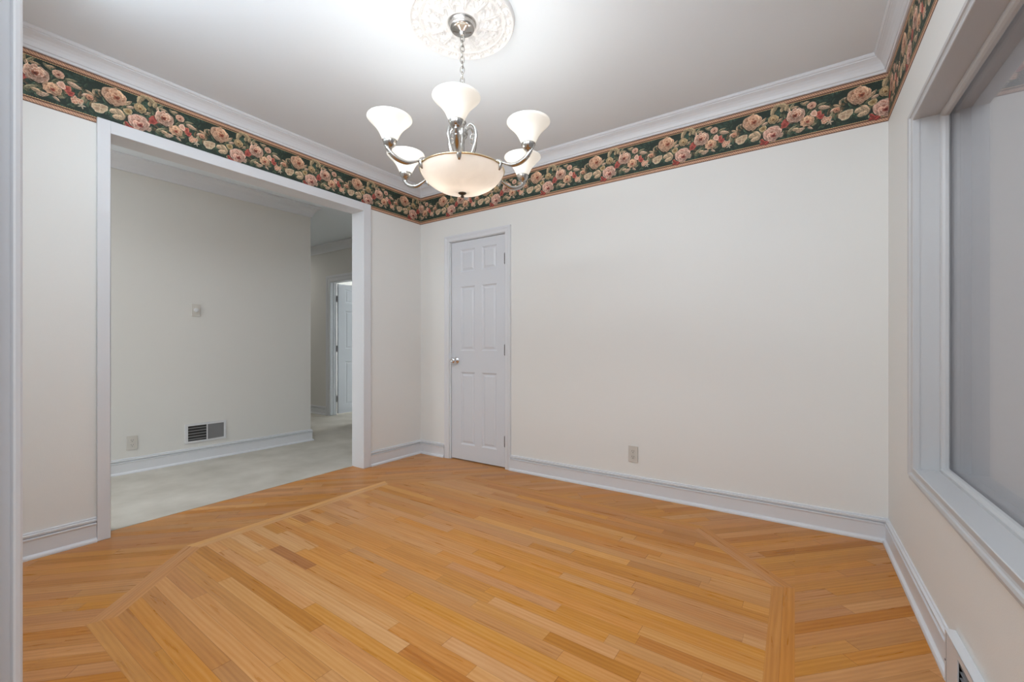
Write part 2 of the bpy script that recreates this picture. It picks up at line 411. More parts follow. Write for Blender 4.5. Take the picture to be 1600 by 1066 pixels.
# ------------------------------------------------------------------ casing builder (picture-frame mitred, colonial profile)
def casing(name, fr, s0, s1, z0, z1, prof, mat, sides='LTRB', parent=None, kind='structure', label=None):
    """prof: list of (offset outward from the opening edge, projection)"""
    bm = bmesh.new()
    def ring(off, d):
        c = {}
        zb = z0-off if 'B' in sides else z0
        return [fr(s0-off, d, zb), fr(s0-off, d, z1+off), fr(s1+off, d, z1+off), fr(s1+off, d, zb)]
    R = [[bm.verts.new(v) for v in ring(o, d)] for o, d in prof]
    segs = [(0, 1), (1, 2), (2, 3)]+([(3, 0)] if 'B' in sides else [])
    for a, b in zip(R, R[1:]):
        for i, j in segs: bm.faces.new((a[i], a[j], b[j], b[i]))
    if 'B' not in sides:
        for i in (0, 3):
            bm.faces.new([r[i] for r in R])
    return link(name, bm, mat, parent=parent, kind=None if parent else kind, label=label)
# hall crown
bm = bmesh.new(); sweep(bm, [tuple(hst), tuple(hend), tuple(hback)], HCR, True); link('trim_crown_hall', bm, M_TRIM, kind='structure')
bb('trim_crown_hall_far', (-8.4, YFAR), (-3.2, YFAR), prof=HCR)
bb('baseboard_hall_far', (-8.4, YFAR), (-6.03, YFAR))

# left opening: casing both faces + jamb lining
bm = bmesh.new()
box(bm, FA, OA0-.055, OA0, 0, .020, 0, OAZ+.070, .003)
box(bm, FA, OA1, OA1+.076, 0, .020, 0, OAZ+.070, .003)
box(bm, FA, OA0-.001, OA1+.001, 0, .0198, OAZ, OAZ+.0698, .003)
link('trim_opening_casing', bm, M_TRIM, kind='structure', label='flat white casing around the wide opening')
bm = bmesh.new()
box(bm, FA, OA0-.012, OA0, -TH-.004, .002, 0, OAZ+.012); box(bm, FA, OA1, OA1+.012, -TH-.004, .002, 0, OAZ+.012)
box(bm, FA, OA0-.012, OA1+.012, -TH-.004, .002, OAZ, OAZ+.012)
link('trim_opening_jamb', bm, M_TRIM, kind='structure')
bm = bmesh.new()
box(bm, FA, OA0-.06, OA0-.004, -TH-.018, -TH, 0, OAZ+.06); box(bm, FA, OA1+.004, OA1+.06, -TH-.018, -TH, 0, OAZ+.06)
box(bm, FA, OA0-.004, OA1+.004, -TH-.018, -TH, OAZ+.004, OAZ+.06)
link('trim_opening_casing_hall', bm, M_TRIM, kind='structure')

# near doorway (camera stands in it)
bm = bmesh.new()
box(bm, FF, G0-.015, G0, -.134, -.008, 0, GZ+.015); box(bm, FF, G1, G1+.015, -.134, -.008, 0, GZ+.015); box(bm, FF, G0-.015, G1+.015, -.134, -.008, GZ, GZ+.015)
link('trim_doorway_jamb', bm, M_TRIM, kind='structure')
casing('trim_doorway_casing', FF, G0, G1, 0, GZ, [(.0145, -.010), (.0145, .0075), (.004, .0095), (.0025, .012), (.004, .017), (.009, .0205), (.02, .0215), (.045, .018), (.055, .022), (.07, .022), (.07, 0)], M_TRIM, sides='LTR')
casing('trim_doorway_casing_rear', Fr((0, YF-.13), (1, 0), (0, -1)), G0, G1, 0, GZ, [(.006, 0), (.006, .012), (.02, .018), (.07, .018), (.07, 0)], M_TRIM, sides='LTR')

# ------------------------------------------------------------------ wallpaper border: painted rose pattern, generated here
def border_image():
    Wp, Hp = 1038, 524                # half a millimetre a pixel: one repeat of 0.519 m x 0.262 m
    rng = np.random.RandomState(3)
    yy, xx = np.mgrid[0:Hp, 0:Wp].astype(np.float32); U = xx/Wp*.519; V = yy/Hp*.262
    def noise(cx, cy, seed):
        r = np.random.RandomState(seed); g = r.rand(cy+1, cx); g = np.concatenate([g, g[:, :1]], 1)
        fx = np.arange(Wp)/Wp*cx; fy = np.arange(Hp)/Hp*cy; ix = fx.astype(int); iy = fy.astype(int); tx = (fx-ix); ty = (fy-iy)[:, None]
        tx = tx*tx*(3-2*tx); ty = ty*ty*(3-2*ty)
        a = g[iy][:, ix]; b = g[iy][:, ix+1]; c = g[iy+1][:, ix]; d = g[iy+1][:, ix+1]
        return (a*(1-tx)+b*tx)*(1-ty)+(c*(1-tx)+d*tx)*ty
    n1 = noise(18, 9, 1); n2 = noise(60, 30, 2); n3 = noise(160, 80, 5)
    img = np.zeros((Hp, Wp, 3), np.float32)
    base = np.array([34, 48, 40])/255.; alt = np.array([60, 84, 70])/255.
    t = np.clip((n1*.6+n2*.4-.48)*3, 0, 1)[..., None]; img[:] = base*(1-t)+alt*t
    def du(u0):
        d = U-u0; return (d+.2595) % .519-.2595
    def blend(mask, col):
        nonlocal img
        img = img*(1-mask[..., None])+np.asarray(col)*mask[..., None]
    def ell(u, v, a, b, ang, wob=.10, seed=0):
        x = du(u); y = V-v; c, s = math.cos(ang), math.sin(ang); X = (x*c+y*s)/a; Y = (-x*s+y*c)/b
        r = np.sqrt(X*X+Y*Y)+1e-6; th = np.arctan2(Y, X)
        r2 = r*(1+wob*np.sin(3*th+seed)+wob*.5*np.sin(7*th+seed*2.1)); return X, Y, r2, th
    def sm(r, e=.06): return np.clip((1-r)/e, 0, 1)
    def leaf(u, v, a, b, ang, col, vein=.25):
        x = du(u); y = V-v; c, s = math.cos(ang), math.sin(ang); X = (x*c+y*s)/a; Y = (-x*s+y*c)
        w_ = b*np.clip(1-X*X, 0, 1)**.8*(1-.25*X)
        m = np.clip((w_-np.abs(Y))/.0012, 0, 1)*(np.abs(X) < 1)
        sh = .62+.5*np.clip(.5+Y/(2*b), 0, 1)-vein*np.exp(-(Y/.0014)**2)+.12*(n3-.5)+.12*np.sin(X*14+np.abs(Y)*900)*(np.abs(Y) > .001)
        blend(m, np.asarray(col)*sh[..., None])
    def disc(u, v, a, b, ang, lo, hi, wob=.1, seed=0, rim=True):
        X, Y, r, th = ell(u, v, a, b, ang, wob, seed)
        m = sm(r, .08); sh = np.clip(.05+.98*r**1.5+.14*(n3-.5)+.10*np.sin(th*9+seed)*r-.25*(r > .93), 0, 1)
        if not rim: sh = np.clip(.6+.4*Y, 0, 1)
        blend(m, np.asarray(lo)*(1-sh[..., None])+np.asarray(hi)*sh[..., None])
    def rose(u, v, R, lo, hi, core, seed, sq=.88, ang=0, off=(0, -.15)):
        blend(sm(ell(u, v-.004, R*1.06, R*sq*1.06, ang, .05, seed)[2], .12)*.8, np.array([.10, .10, .06]))
        disc(u, v, R*.96, R*sq*.96, ang, np.array(lo)*.7, np.array(hi)*.86, .045, seed)
        r_ = np.random.RandomState(seed)
        for ring, (rad, sz, k) in enumerate(((.56, .43, 8), (.44, .40, 6), (.32, .33, 5), (.20, .25, 4))):
            for i in range(k):
                a = 2*PI*(i+r_.rand()*.5)/k+ring*.7
                cu = u+R*rad*math.cos(a)+off[0]*R*(1-rad); cv = v+R*sq*rad*math.sin(a)+off[1]*R*(1-rad)
                k_ = .74+.30*r_.rand()+.12*math.sin(a)
                disc(cu, cv, R*sz, R*sz*.86, a+r_.rand(), np.array(lo)*(k_-.05), np.minimum(np.array(hi)*k_, 1), .08, seed+i*1.7)
        disc(u+off[0]*R, v+off[1]*R, R*.24, R*.18, ang, np.array(core)*.55, np.array(core)*.8+np.array(lo)*.35, .15, seed)
        disc(u+off[0]*R, v+off[1]*R, R*.10, R*.08, ang, np.array(core)*.5, np.array(core)*.8, .1, seed)
    def c3(r, g, b): return np.array([r, g, b])/255.
    peach, peachl = c3(168, 104, 76), c3(246, 208, 174); pink, pinkl = c3(176, 108, 90), c3(246, 212, 190)
    cream, creaml = c3(146, 120, 92), c3(224, 202, 170); coref = c3(128, 62, 44)
    grn, grnl = c3(104, 106, 80), c3(160, 152, 120); red, redl = c3(132, 50, 44), c3(196, 104, 90)
    # top and bottom rope bands
    def bands():
        for flip in (0, 1):
            v = V if flip else .262-V
            rope = (v > .0025) & (v < .0225)
            st = .5+.5*np.sin((U/.519*2*PI*46)+(v-.0025)*420*(1 if flip else -1))
            shade = 1-.35*np.abs((v-.0125)/.010)**2
            blend(rope.astype(np.float32), (c3(212, 166, 136)*(.80+.26*st[..., None]))*shade[..., None])
            blend((v <= .0025).astype(np.float32), c3(96, 54, 38))
            blend(((v >= .0225) & (v < .0275)).astype(np.float32), c3(78, 36, 26))
            wv = .031+.0012*np.sin(U/.519*2*PI*60)
            blend(((v >= .0275) & (v < wv)).astype(np.float32), c3(206, 172, 126))
    bands()
    r_ = np.random.RandomState(11)
    for i in range(110):            # dim background foliage
        u = r_.rand()*.519; v = .045+r_.rand()*.155
        if .45 < (u % .519) or (u % .519) < .0 or r_.rand() < .5: v = .05+r_.rand()*.12
        leaf(u, v, .010+.012*r_.rand(), .004+.003*r_.rand(), r_.rand()*PI, c3(66, 84, 66)*(.8+.6*r_.rand()), .15)
    for i in range(90):
        u = .0+r_.rand()*.47; v = .06+r_.rand()*.12
        leaf(u, v, .012+.012*r_.rand(), .005+.004*r_.rand(), r_.rand()*PI, (grn, c3(128, 108, 80), c3(116, 122, 92))[i % 3]*(.65+.5*r_.rand()))
    L = [(.449, .178, .017, .006, .6), (.439, .165, .016, .006, 1.7), (.468, .182, .016, .006, .1), (.495, .150, .022, .005, .25), (.425, .150, .022, .007, -.5),
         (.416, .132, .026, .012, .35), (.404, .107, .024, .012, 1.1), (.430, .118, .022, .010, -.2), (.366, .160, .030, .013, -.25), (.354, .182, .026, .008, .2),
         (.062, .169, .026, .010, .8), (.075, .150, .022, .009, .3), (.210, .213, .026, .009, .9), (.225, .203, .022, .008, 0), (.195, .195, .020, .008, -1.2),
         (.268, .208, .022, .008, -.7), (.280, .214, .020, .008, .2), (.252, .061, .024, .013, .3), (.212, .080, .030, .010, .6), (.232, .070, .022, .011, -.2),
         (.160, .060, .018, .008, 1.2), (.055, .052, .018, .010, .8), (.150, .150, .020, .008, .6), (.300, .060, .018, .007, -.6), (.320, .075, .016, .006, .4)]
    for k, (u, v, a, b, an) in enumerate(L): leaf(u, v, a, b, an, [grnl, c3(206, 176, 142), c3(216, 184, 156)][k % 3])
    # bow of pale leaves across the top band
    for u, v, a, b, an in ((.120, .222, .024, .014, .7), (.140, .240, .026, .010, .1), (.168, .232, .024, .015, -.5), (.185, .214, .020, .012, 1.2), (.112, .205, .018, .011, 1.3), (.160, .210, .016, .010, 1.5)):
        leaf(u, v, a, b, an, c3(188, 166, 130), .2)
    # red leaves across the bottom band
    for u, v, a, b, an in ((.068, .035, .026, .011, .2), (.060, .046, .020, .009, -.9), (.085, .030, .020, .008, .7)): leaf(u, v, a, b, an, c3(172, 74, 64), .2)
    disc(.463, .088, .036, .026, .35, cream, creaml*.97, .10, 4); disc(.452, .080, .018, .014, .2, c3(160, 128, 104), creaml*.95, .14, 2); disc(.478, .100, .018, .013, .4, c3(160, 130, 104), creaml*.92, .12, 6)
    for u, v, a in ((.004, .098, .5), (.022, .088, -.3), (.036, .078, .9), (.018, .070, .2), (.030, .100, -.8)): leaf(u, v, .024, .014, a, c3(214, 186, 152), .25)
    disc(.062, .122, .021, .018, .3, c3(120, 96, 60), c3(210, 190, 148), .08, 3); disc(.064, .121, .009, .008, 0, c3(110, 84, 50), c3(170, 140, 96), .1, 5)
    rose(.116, .166, .030, c3(150, 118, 80), c3(222, 196, 152), c3(128, 90, 50), 31, .9)
    rose(.423, .128, .018, c3(170, 100, 76), c3(226, 180, 146), coref, 44)
    for i in range(9): disc(.373+.022*math.cos(i*2.4)*(.3+.08*i), .086+.018*math.sin(i*2.4)*(.3+.08*i), .009, .008, 0, c3(170, 104, 82), c3(236, 208, 178), .2, i)
    for i in range(5): leaf(.392+.010*math.cos(i*1.26), .068+.010*math.sin(i*1.26), .010, .004, i*1.26, c3(214, 194, 168), .05)
    disc(.181, .128, .024, .021, .2, red, redl, .15, 7); disc(.172, .112, .020, .016, .9, red*.9, redl*.95, .15, 9); disc(.196, .146, .018, .016, 0, red, redl*.95, .1, 12)
    disc(.337, .130, .020, .017, 0, red, c3(224, 140, 116), .15, 8); disc(.350, .112, .016, .014, 0, red, redl, .15, 3)
    disc(.318, .140, .016, .020, .3, c3(190, 140, 118), pinkl, .1, 2)
    rose(0, .179, .054, peach, peachl, c3(150, 76, 52), 3, .92, off=(.28, -.05))
    rose(.110, .084, .052, pink, pinkl, c3(140, 60, 52), 8, .86, off=(.12, -.35))
    rose(.231, .154, .050, peach, pinkl, coref, 15, .84, off=(-.10, 0))
    rose(.285, .106, .037, peach, c3(240, 204, 168), c3(160, 70, 54), 22, .84, off=(.05, -.15))
    rose(.307, .191, .024, pink, c3(240, 206, 176), coref, 27, .9)
    img *= (.92+.16*n3[..., None])
    img = np.clip(img, 0, 1)
    out = np.ones((Hp, Wp, 4), np.float32); out[..., :3] = img
    im = bpy.data.images.new('rose_border_pattern', Wp, Hp); im.colorspace_settings.name = 'sRGB'
    im.pixels.foreach_set(out.ravel()); im.update(); im.pack(); return im
def border_mat():
    m, N, L, P = nt('rose_wallpaper_border'); t = N.new('ShaderNodeTexImage'); t.image = border_image(); t.extension = 'REPEAT'
    uv = N.new('ShaderNodeUVMap'); uv.uv_map = 'pattern'; L.new(uv.outputs[0], t.inputs[0]); L.new(t.outputs[0], P.inputs['Base Color'])
    P.inputs['Roughness'].default_value = .7; return m
M_BORDER = border_mat()
BZ0, BZ1 = 2.276, 2.538
def border(fr, s0, s1, u0, sgn, label):
    bm = bmesh.new(); box(bm, fr, s0, s1, .0002, .0012, BZ0, BZ1); uvl = bm.loops.layers.uv.new('pattern')
    for f in bm.faces:
        for lp in f.loops:
            c = lp.vert.co; s = (c.xy-fr.p).dot(fr.u); lp[uvl].uv = ((u0+sgn*s)/.519, (c.z-BZ0)/.262)
    return link('wallpaper_border', bm, M_BORDER, label=label, cat='wallpaper border')
border(FA, YF+.002, AY-.0015, -.747, 1, 'rose patterned dark green wallpaper border on the left wall, above the wide opening')
border(FB, AX+.0015, XC-.0015, -.294-.519*10, 1, 'rose patterned dark green wallpaper border on the back wall, above the closet door')
border(FC, YF+.002, YB-.0015, YB+XC-.294, -1, 'rose patterned dark green wallpaper border on the right wall, above the window')
border(FF, ax(YF)+.004, XC-.002, 0, -1, 'rose patterned dark green wallpaper border on the near wall, over the doorway beside the camera')

# ------------------------------------------------------------------ six panel doors
def panel_slab(bm, xs, zs, T, fn, both=True):
    """xs, zs grid lines; odd-odd cells are raised panels; fn(s,d,z) places a point, d=0 is the face, + is outward"""
    def face(dsign, base):
        def P(s, d, z): return bm.verts.new(fn(s, base+dsign*d, z))
        for i in range(len(xs)-1):
            for j in range(len(zs)-1):
                a, b, c, d_ = xs[i], xs[i+1], zs[j], zs[j+1]
                if i % 2 and j % 2:
                    lv = [(0, 0), (.006, -.005), (.012, -.009), (.020, -.009), (.036, -.002), (.040, -.002)]
                    R = [[P(a+o, h, c+o), P(b-o, h, c+o), P(b-o, h, d_-o), P(a+o, h, d_-o)] for o, h in lv]
                    for r0, r1 in zip(R, R[1:]):
                        for k in range(4): bm.faces.new((r0[k], r0[(k+1) % 4], r1[(k+1) % 4], r1[k]))
                    bm.faces.new(R[-1])
                else: bm.faces.new((P(a, 0, c), P(b, 0, c), P(b, 0, d_), P(a, 0, d_)))
    face(1, 0); face(-1, -T)
    x0, x1, z0, z1 = xs[0], xs[-1], zs[0], zs[-1]
    for q in (((x0, 0, z0), (x0, -T, z0), (x0, -T, z1), (x0, 0, z1)), ((x1, 0, z0), (x1, -T, z0), (x1, -T, z1), (x1, 0, z1)),
              ((x0, 0, z0), (x1, 0, z0), (x1, -T, z0), (x0, -T, z0)), ((x0, 0, z1), (x1, 0, z1), (x1, -T, z1), (x0, -T, z1))):
        bm.faces.new([bm.verts.new(fn(*p)) for p in q])
    bmesh.ops.remove_doubles(bm, verts=bm.verts, dist=1e-5)
def hinge(parent, fn, z, face_mat=M_HINGE):
    bm = bmesh.new()
    for k in range(5):
        a = z-.045+k*.018
        lathe(bm, [(0, a), (.0075, a+.0005), (.0075, a+.0175), (0, a+.018)], 12, mat=Matrix.Translation(fn(0, 0)))
    lathe(bm, [(0, z-.052), (.004, z-.050), (.004, z-.045)], 12, mat=Matrix.Translation(fn(0, 0))); lathe(bm, [(.004, z+.045), (.004, z+.050), (0, z+.052)], 12, mat=Matrix.Translation(fn(0, 0)))
    return link('hinge', bm, face_mat, parent=parent, smooth=True)
DCAS = [(-.001, 0), (-.001, .010), (.004, .013), (.030, .014), (.034, .017), (.044, .019), (.048, .016), (.054, .016), (.056, .012), (.056, 0)]
dr = empty('door_1', kind='structure', label='narrow white six-panel closet door in the back wall near the corner')
sl0, sl1 = -2.709, -2.092
bm = bmesh.new()
panel_slab(bm, [sl0, -2.599, -2.431, -2.352, -2.185, sl1], [.010, .15, .822, 1.02, 1.618, 1.752, 1.962, 2.039], .035, lambda s, d, z: FB(s, d-.008, z))
slab = link('door_slab', bm, M_DOOR, parent=dr)
casing('door_casing', FB, -2.728, -2.084, 0, 2.049, [(o, d) for o, d in DCAS], M_TRIM, 'LTR', parent=dr)
bm = bmesh.new(); box(bm, FB, -2.733, -2.713, -.10, .001, 0, 2.06); box(bm, FB, -2.0875, -2.07, -.10, .001, 0, 2.06); box(bm, FB, -2.733, -2.07, -.10, .001, 2.043, 2.06)
link('door_jamb', bm, M_TRIM, parent=dr)
for z in (1.823, 1.03, .237): hinge(slab, lambda a, b: FB(-2.0885+a, .005+b, 0), z)
# knob
bm = bmesh.new(); KM = Matrix.Translation(FB(-2.650, -.008, .93))@Matrix.Rotation(PI/2, 4, 'X')
lathe(bm, [(0, 0), (.033, 0), (.033, .003), (.029, .007), (.020, .009), (.012, .012), (.010, .026), (.014, .032), (.023, .037), (.0275, .045), (.0285, .052), (.026, .060), (.018, .066), (.008, .068), (.0075, .0665), (0, .0665)], 40, mat=KM)
link('door_knob', bm, M_CHROME, parent=slab, smooth=True, label='polished chrome knob')

# closet interior behind the door (dark)
part_box('wall_closet', M_HALL, [(-3.0, -1.9, -.6, -.58, 0, HC)], FB)

# far hall door, swung open into the bright room
d2 = empty('door_2', kind='structure', label='white six-panel door standing open at the end of the hall')
casing('door_casing', FFAR, -5.938, -5.14, 0, 2.05, [(o*1.75, d) for o, d in DCAS], M_TRIM, 'LTR', parent=d2)
bm = bmesh.new()
box(bm, FFAR, -5.944, -5.93, -.099, .003, 0, 2.056); box(bm, FFAR, -5.144, -5.131, -.099, .003, 0, 2.056); box(bm, FFAR, -5.93, -5.144, -.099, .003, 2.043, 2.056)
box(bm, FFAR, -5.93, -5.918, -.058, -.042, 0, 2.043)
link('door_jamb', bm, M_TRIM, parent=d2)
an = math.radians(3); du_ = Vector((math.sin(an), math.cos(an))); dn_ = Vector((du_.y, -du_.x))
FD = Fr((-5.924, 4.004), du_, dn_)
bm = bmesh.new(); panel_slab(bm, [0, .12, .33, .43, .64, .76], [.022, .16, .83, 1.03, 1.62, 1.75, 1.96, 2.033], .035, lambda s, d, z: FD(s, d+.036, z))
sl2 = link('door_slab', bm, M_DOOR, parent=d2)
for z in (1.80, 1.03, .25): hinge(sl2, lambda a, b: Vector((-5.915+a, 3.994+b, 0)), z)

# ------------------------------------------------------------------ right wall window
win = empty('window_1', kind='structure', label='large fixed window in the right wall with deep white casing')
WC = [(-.002, 0), (-.002, .020), (.000, .022), (.010, .022), (.012, .018), (.020, .016), (.050, .015), (.062, .017), (.066, .022), (.084, .024), (.090, .021), (.094, .014), (.096, .012), (.130, .012), (.138, .010), (.138, 0)]
WC = [(o*.62 if o > 0 else o, d) for o, d in WC]
bm = bmesh.new()
def ringc(off, d, offs=None):
    b = off*.83
    l = off*1.6 if off > 0 else off
    return [FC(W0-l, d, WZ0-b), FC(W0-l, d, WZ1+b), FC(W1+l, d, WZ1+b), FC(W1+l, d, WZ0-b)]
R = [[bm.verts.new(v) for v in ringc(o, d)] for o, d in WC]
for a, b in zip(R, R[1:]):
    for i in range(4): bm.faces.new((a[i], a[(i+1) % 4], b[(i+1) % 4], b[i]))
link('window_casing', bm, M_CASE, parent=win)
bm = bmesh.new()
for q in ((W0-.012, W0, WZ0-.012, WZ1+.012), (W1, W1+.012, WZ0-.012, WZ1+.012), (W0, W1, WZ0-.012, WZ0), (W0, W1, WZ1, WZ1+.012)):
    box(bm, FC, q[0], q[1], -.155, .002, q[2], q[3])
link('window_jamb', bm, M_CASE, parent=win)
# glazing bead
bm = bmesh.new()
BD = [(0, -.058), (.010, -.058), (.016, -.062), (.019, -.070), (.019, -.080), (.015, -.084), (0, -.084)]
R = [[bm.verts.new(v) for v in (FC(W0+o, d, WZ0+o), FC(W0+o, d, WZ1-o), FC(W1-o, d, WZ1-o), FC(W1-o, d, WZ0+o))] for o, d in BD]
for a, b in zip(R, R[1:]):
    for i in range(4): bm.faces.new((a[i], a[(i+1) % 4], b[(i+1) % 4], b[i]))
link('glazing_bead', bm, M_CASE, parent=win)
bm = bmesh.new(); box(bm, FC, W0+.001, W1-.001, -.0905, -.0865, WZ0+.001, WZ1-.001); link('window_pane', bm, M_GLASS, parent=win)
bm = bmesh.new(); box(bm, FC, W0+.001, W1-.001, -.150, -.146, WZ0+.001, WZ1-.001); link('window_shade', bm, M_SHADEB, parent=win, label='closed grey shade behind the glass')

# ------------------------------------------------------------------ electrical plates
def outlet(fr, s, z, label):
    r = empty('electrical_outlet', fr(s, 0, z), label=label, cat='outlet', group='wall outlets')
    f2 = Fr((0, 0), fr.u, fr.n)
    bm = bmesh.new(); box(bm, f2, -.035, .035, .0005, .006, -.0575, .0575, .002); link('cover_plate', bm, M_PLATE, parent=r)
    for dz in (.0195, -.0195):
        bm = bmesh.new(); rot = Matrix(((fr.u.x, 0, fr.n.x, 0), (fr.u.y, 0, fr.n.y, 0), (0, 1, 0, 0), (0, 0, 0, 1)))
        lathe(bm, [(.0165, .004), (.0165, .0072), (.0155, .008), (0, .008)], 28, mat=Matrix.Translation((0, 0, dz))@rot)
        rc = link('receptacle', bm, M_PLATE, parent=r)
        bm = bmesh.new()
        for dx in (-.0063, .0063): box(bm, f2, dx-.0012, dx+.0012, .0078, .0084, dz, dz+.009)
        box(bm, f2, -.0025, .0025, .0078, .0084, dz-.010, dz-.005); link('slot', bm, M_SLOT, parent=rc)
    bm = bmesh.new(); lathe(bm, [(.003, .0055), (.003, .0068), (0, .007)], 12, mat=rot); link('screw', bm, M_PLATE, parent=r)
    return r
outlet(FB, -.969, .284, 'beige duplex outlet low on the back wall, right of the closet door')
outlet(FH, .132, .253, 'beige duplex outlet low on the hall wall, seen through the wide opening')
r = empty('dimmer_switch', FH(.5815, 0, 1.394), label='beige rotary dimmer switch with round knob on the hall wall', cat='light switch')
f2 = Fr((0, 0), FH.u, FH.n); rot = Matrix(((hd.x, 0, hn.x, 0), (hd.y, 0, hn.y, 0), (0, 1, 0, 0), (0, 0, 0, 1)))
bm = bmesh.new(); box(bm, f2, -.035, .035, .0005, .006, -.0575, .0575, .002); link('cover_plate', bm, M_PLATE, parent=r)
bm = bmesh.new(); lathe(bm, [(.018, .006), (.0165, .020), (.015, .022), (0, .0225)], 32, mat=Matrix.Translation((0, 0, .003))@rot); link('dimmer_knob', bm, M_VENTW, parent=r, smooth=False)

# ------------------------------------------------------------------ hall wall return grille
r = empty('wall_vent', FH(.661, 0, .262), label='white rectangular vent grille low on the hall wall', cat='vent')
bm = bmesh.new()
x0, x1, z0, z1 = -.165, .165, -.088, .088
box(bm, f2, x0, x1, .0005, .008, z1-.019, z1, .002); box(bm, f2, x0, x1, .0005, .008, z0, z0+.019, .002)
box(bm, f2, x0, x0+.024, .0005, .008, z0+.017, z1-.017, .001); box(bm, f2, x1-.019, x1, .0005, .008, z0+.017, z1-.017, .001)
box(bm, f2, .004, .012, .0005, .010, z0+.017, z1-.017, .001)
link('vent_frame', bm, M_VENTW, parent=r)
bm = bmesh.new(); box(bm, f2, x0+.02, x1-.015, .0003, .0012, z0+.015, z1-.015); link('duct_opening', bm, M_SLOT, parent=r)
for k in range(5):
    zz = z0+.034+k*.0255
    bm = bmesh.new(); vs = [bm.verts.new(f2(s, d, z)) for s, d, z in ((x0+.022, .0015, zz-.004), (.005, .0015, zz-.004), (.005, .007, zz+.002), (x0+.022, .007, zz+.002), (x0+.022, .0015, zz-.001), (.005, .0015, zz-.001), (.005, .007, zz+.005), (x0+.022, .007, zz+.005))]
    for q in ((0, 1, 2, 3), (4, 5, 6, 7), (0, 1, 5, 4), (3, 2, 6, 7), (0, 3, 7, 4), (1, 2, 6, 5)): bm.faces.new([vs[i] for i in q])
    link('louver', bm, M_GRAYMET, parent=r)
bm = bmesh.new()
for k in range(34):
    zz = z0+.018+k*(.140/34); box(bm, f2, .011, x1-.018, .0015, .0045, zz, zz+.0026)
link('damper_screen', bm, M_GRAYMET, parent=r, label='fine grey screen on the right half')
bm = bmesh.new(); box(bm, f2, x1-.013, x1-.009, .007, .016, .006, .030, .0015); link('damper_lever', bm, M_VENTW, parent=r)

# ------------------------------------------------------------------ baseboard register under the window
r = empty('baseboard_register', (XC, (VY0+VY1)/2, 0), label='white metal baseboard register at the foot of the right wall under the window', cat='vent')
f3 = Fr((0, -(VY0+VY1)/2), (0, 1), (-1, 0))
bm = bmesh.new()
VT = .168
box(bm, f3, VY0, VY1, .0005, .027, VT-.004, VT, .001)                 # top ledge
box(bm, f3, VY1-.004, VY1, .0005, .025, 0, VT-.004); box(bm, f3, VY0, VY0+.004, .0005, .025, 0, VT-.004)
for a, b, c, d in ((VY1-.125, VY1-.0, 0, VT-.004), (VY0, VY0+.05, 0, VT-.004), (VY0+.05, VY1-.125, VT-.024, VT-.004), (VY0+.05, VY1-.125, 0, .025)):
    box(bm, f3, a, b, .022, .026, c, d, .0008)
link('register_body', bm, M_VENTW, parent=r)
bm = bmesh.new(); box(bm, f3, VY1-.018, VY1-.016, .0258, .0266, .004, VT-.008); link('seam', bm, M_GRAYMET, parent=r)
bm = bmesh.new(); box(bm, f3, VY0+.01, VY1-.01, .001, .006, .01, VT-.01); link('duct_opening', bm, M_SLOT, parent=r)
for k in range(6):
    zz = .034+k*.018; bm = bmesh.new(); box(bm, f3, VY0+.045, VY1-.12, .012, .020, zz, zz+.002); link('louver', bm, M_GRAYMET, parent=r)
bm = bmesh.new(); lathe(bm, [(.0035, 0), (.003, .0015), (0, .002)], 14, mat=Matrix.Translation(f3(VY1-.008, .026, .072))@Matrix.Rotation(-PI/2, 4, 'Y')); link('screw', bm, M_HINGE, parent=r)

# ------------------------------------------------------------------ ceiling medallion
CX, CY = -1.338, 1.58
def medallion():
    R0 = .254; NR, NT = 110, 336; bm = bmesh.new()
    def bump(x, c, w): return math.exp(-((x-c)/w)**2)
    def h(r, t):
        z = .004
        z += .010*bump(r, .246, .006)+.007*bump(r, .205, .006)+.004*bump(r, .196, .003)
        z += .008*bump(r, .075, .010)+.006*max(0, 1-r/.07)*1
        # acanthus leaves: 12 lobes with veins, alternating with scrolls
        p = (t*12/(2*PI)) % 1-.5; q = (t*24/(2*PI)+.5) % 1-.5
        if .085 < r < .195:
            k = (r-.085)/.11; wdt = .40*math.sin(PI*min(1, k*.92+.06))**.7
            e = abs(p)/max(.02, wdt)
            if e < 1: z += .013*(1-e**2)*(1-.3*k)-.006*bump(p, 0, .035)-.004*(math.sin(k*26-e*5) > .3)*(e > .2)
            e2 = math.hypot((abs(p)-.42)*r*.52*1.0, r-.170)
            z += .010*bump(e2, .010, .0045)+.007*bump(e2, 0, .005)
            e3 = math.hypot((abs(p)-.46)*r*.52, r-.125); z += .008*bump(e3, .007, .004)
        if .209 < r < .242:
            e = math.hypot(q*r*.262, r-.2255); z += .010*max(0, 1-(e/.012)**2)+.004*bump(e, .016, .003)
            z += .004*(.5+.5*math.sin(t*96))
        return z
    rings = []
    for i in range(NR+1):
        rr = R0*i/NR if i else 1e-4
        if i == NR: rings.append([bm.verts.new((rr*math.cos(2*PI*j/NT), rr*math.sin(2*PI*j/NT), 0)) for j in range(NT)]); continue
        rings.append([bm.verts.new((rr*math.cos(2*PI*j/NT), rr*math.sin(2*PI*j/NT), -1.8*h(rr, 2*PI*j/NT))) for j in range(NT)])
    for a, b in zip(rings, rings[1:]):
        for j in range(NT): bm.faces.new((a[j], a[(j+1) % NT], b[(j+1) % NT], b[j]))
    return link('ceiling_medallion', bm, M_PLAST, smooth=True, label='round white plaster medallion with leaf relief on the ceiling above the chandelier', cat='ceiling medallion', loc=(CX, CY, HC-.0005))
medallion()

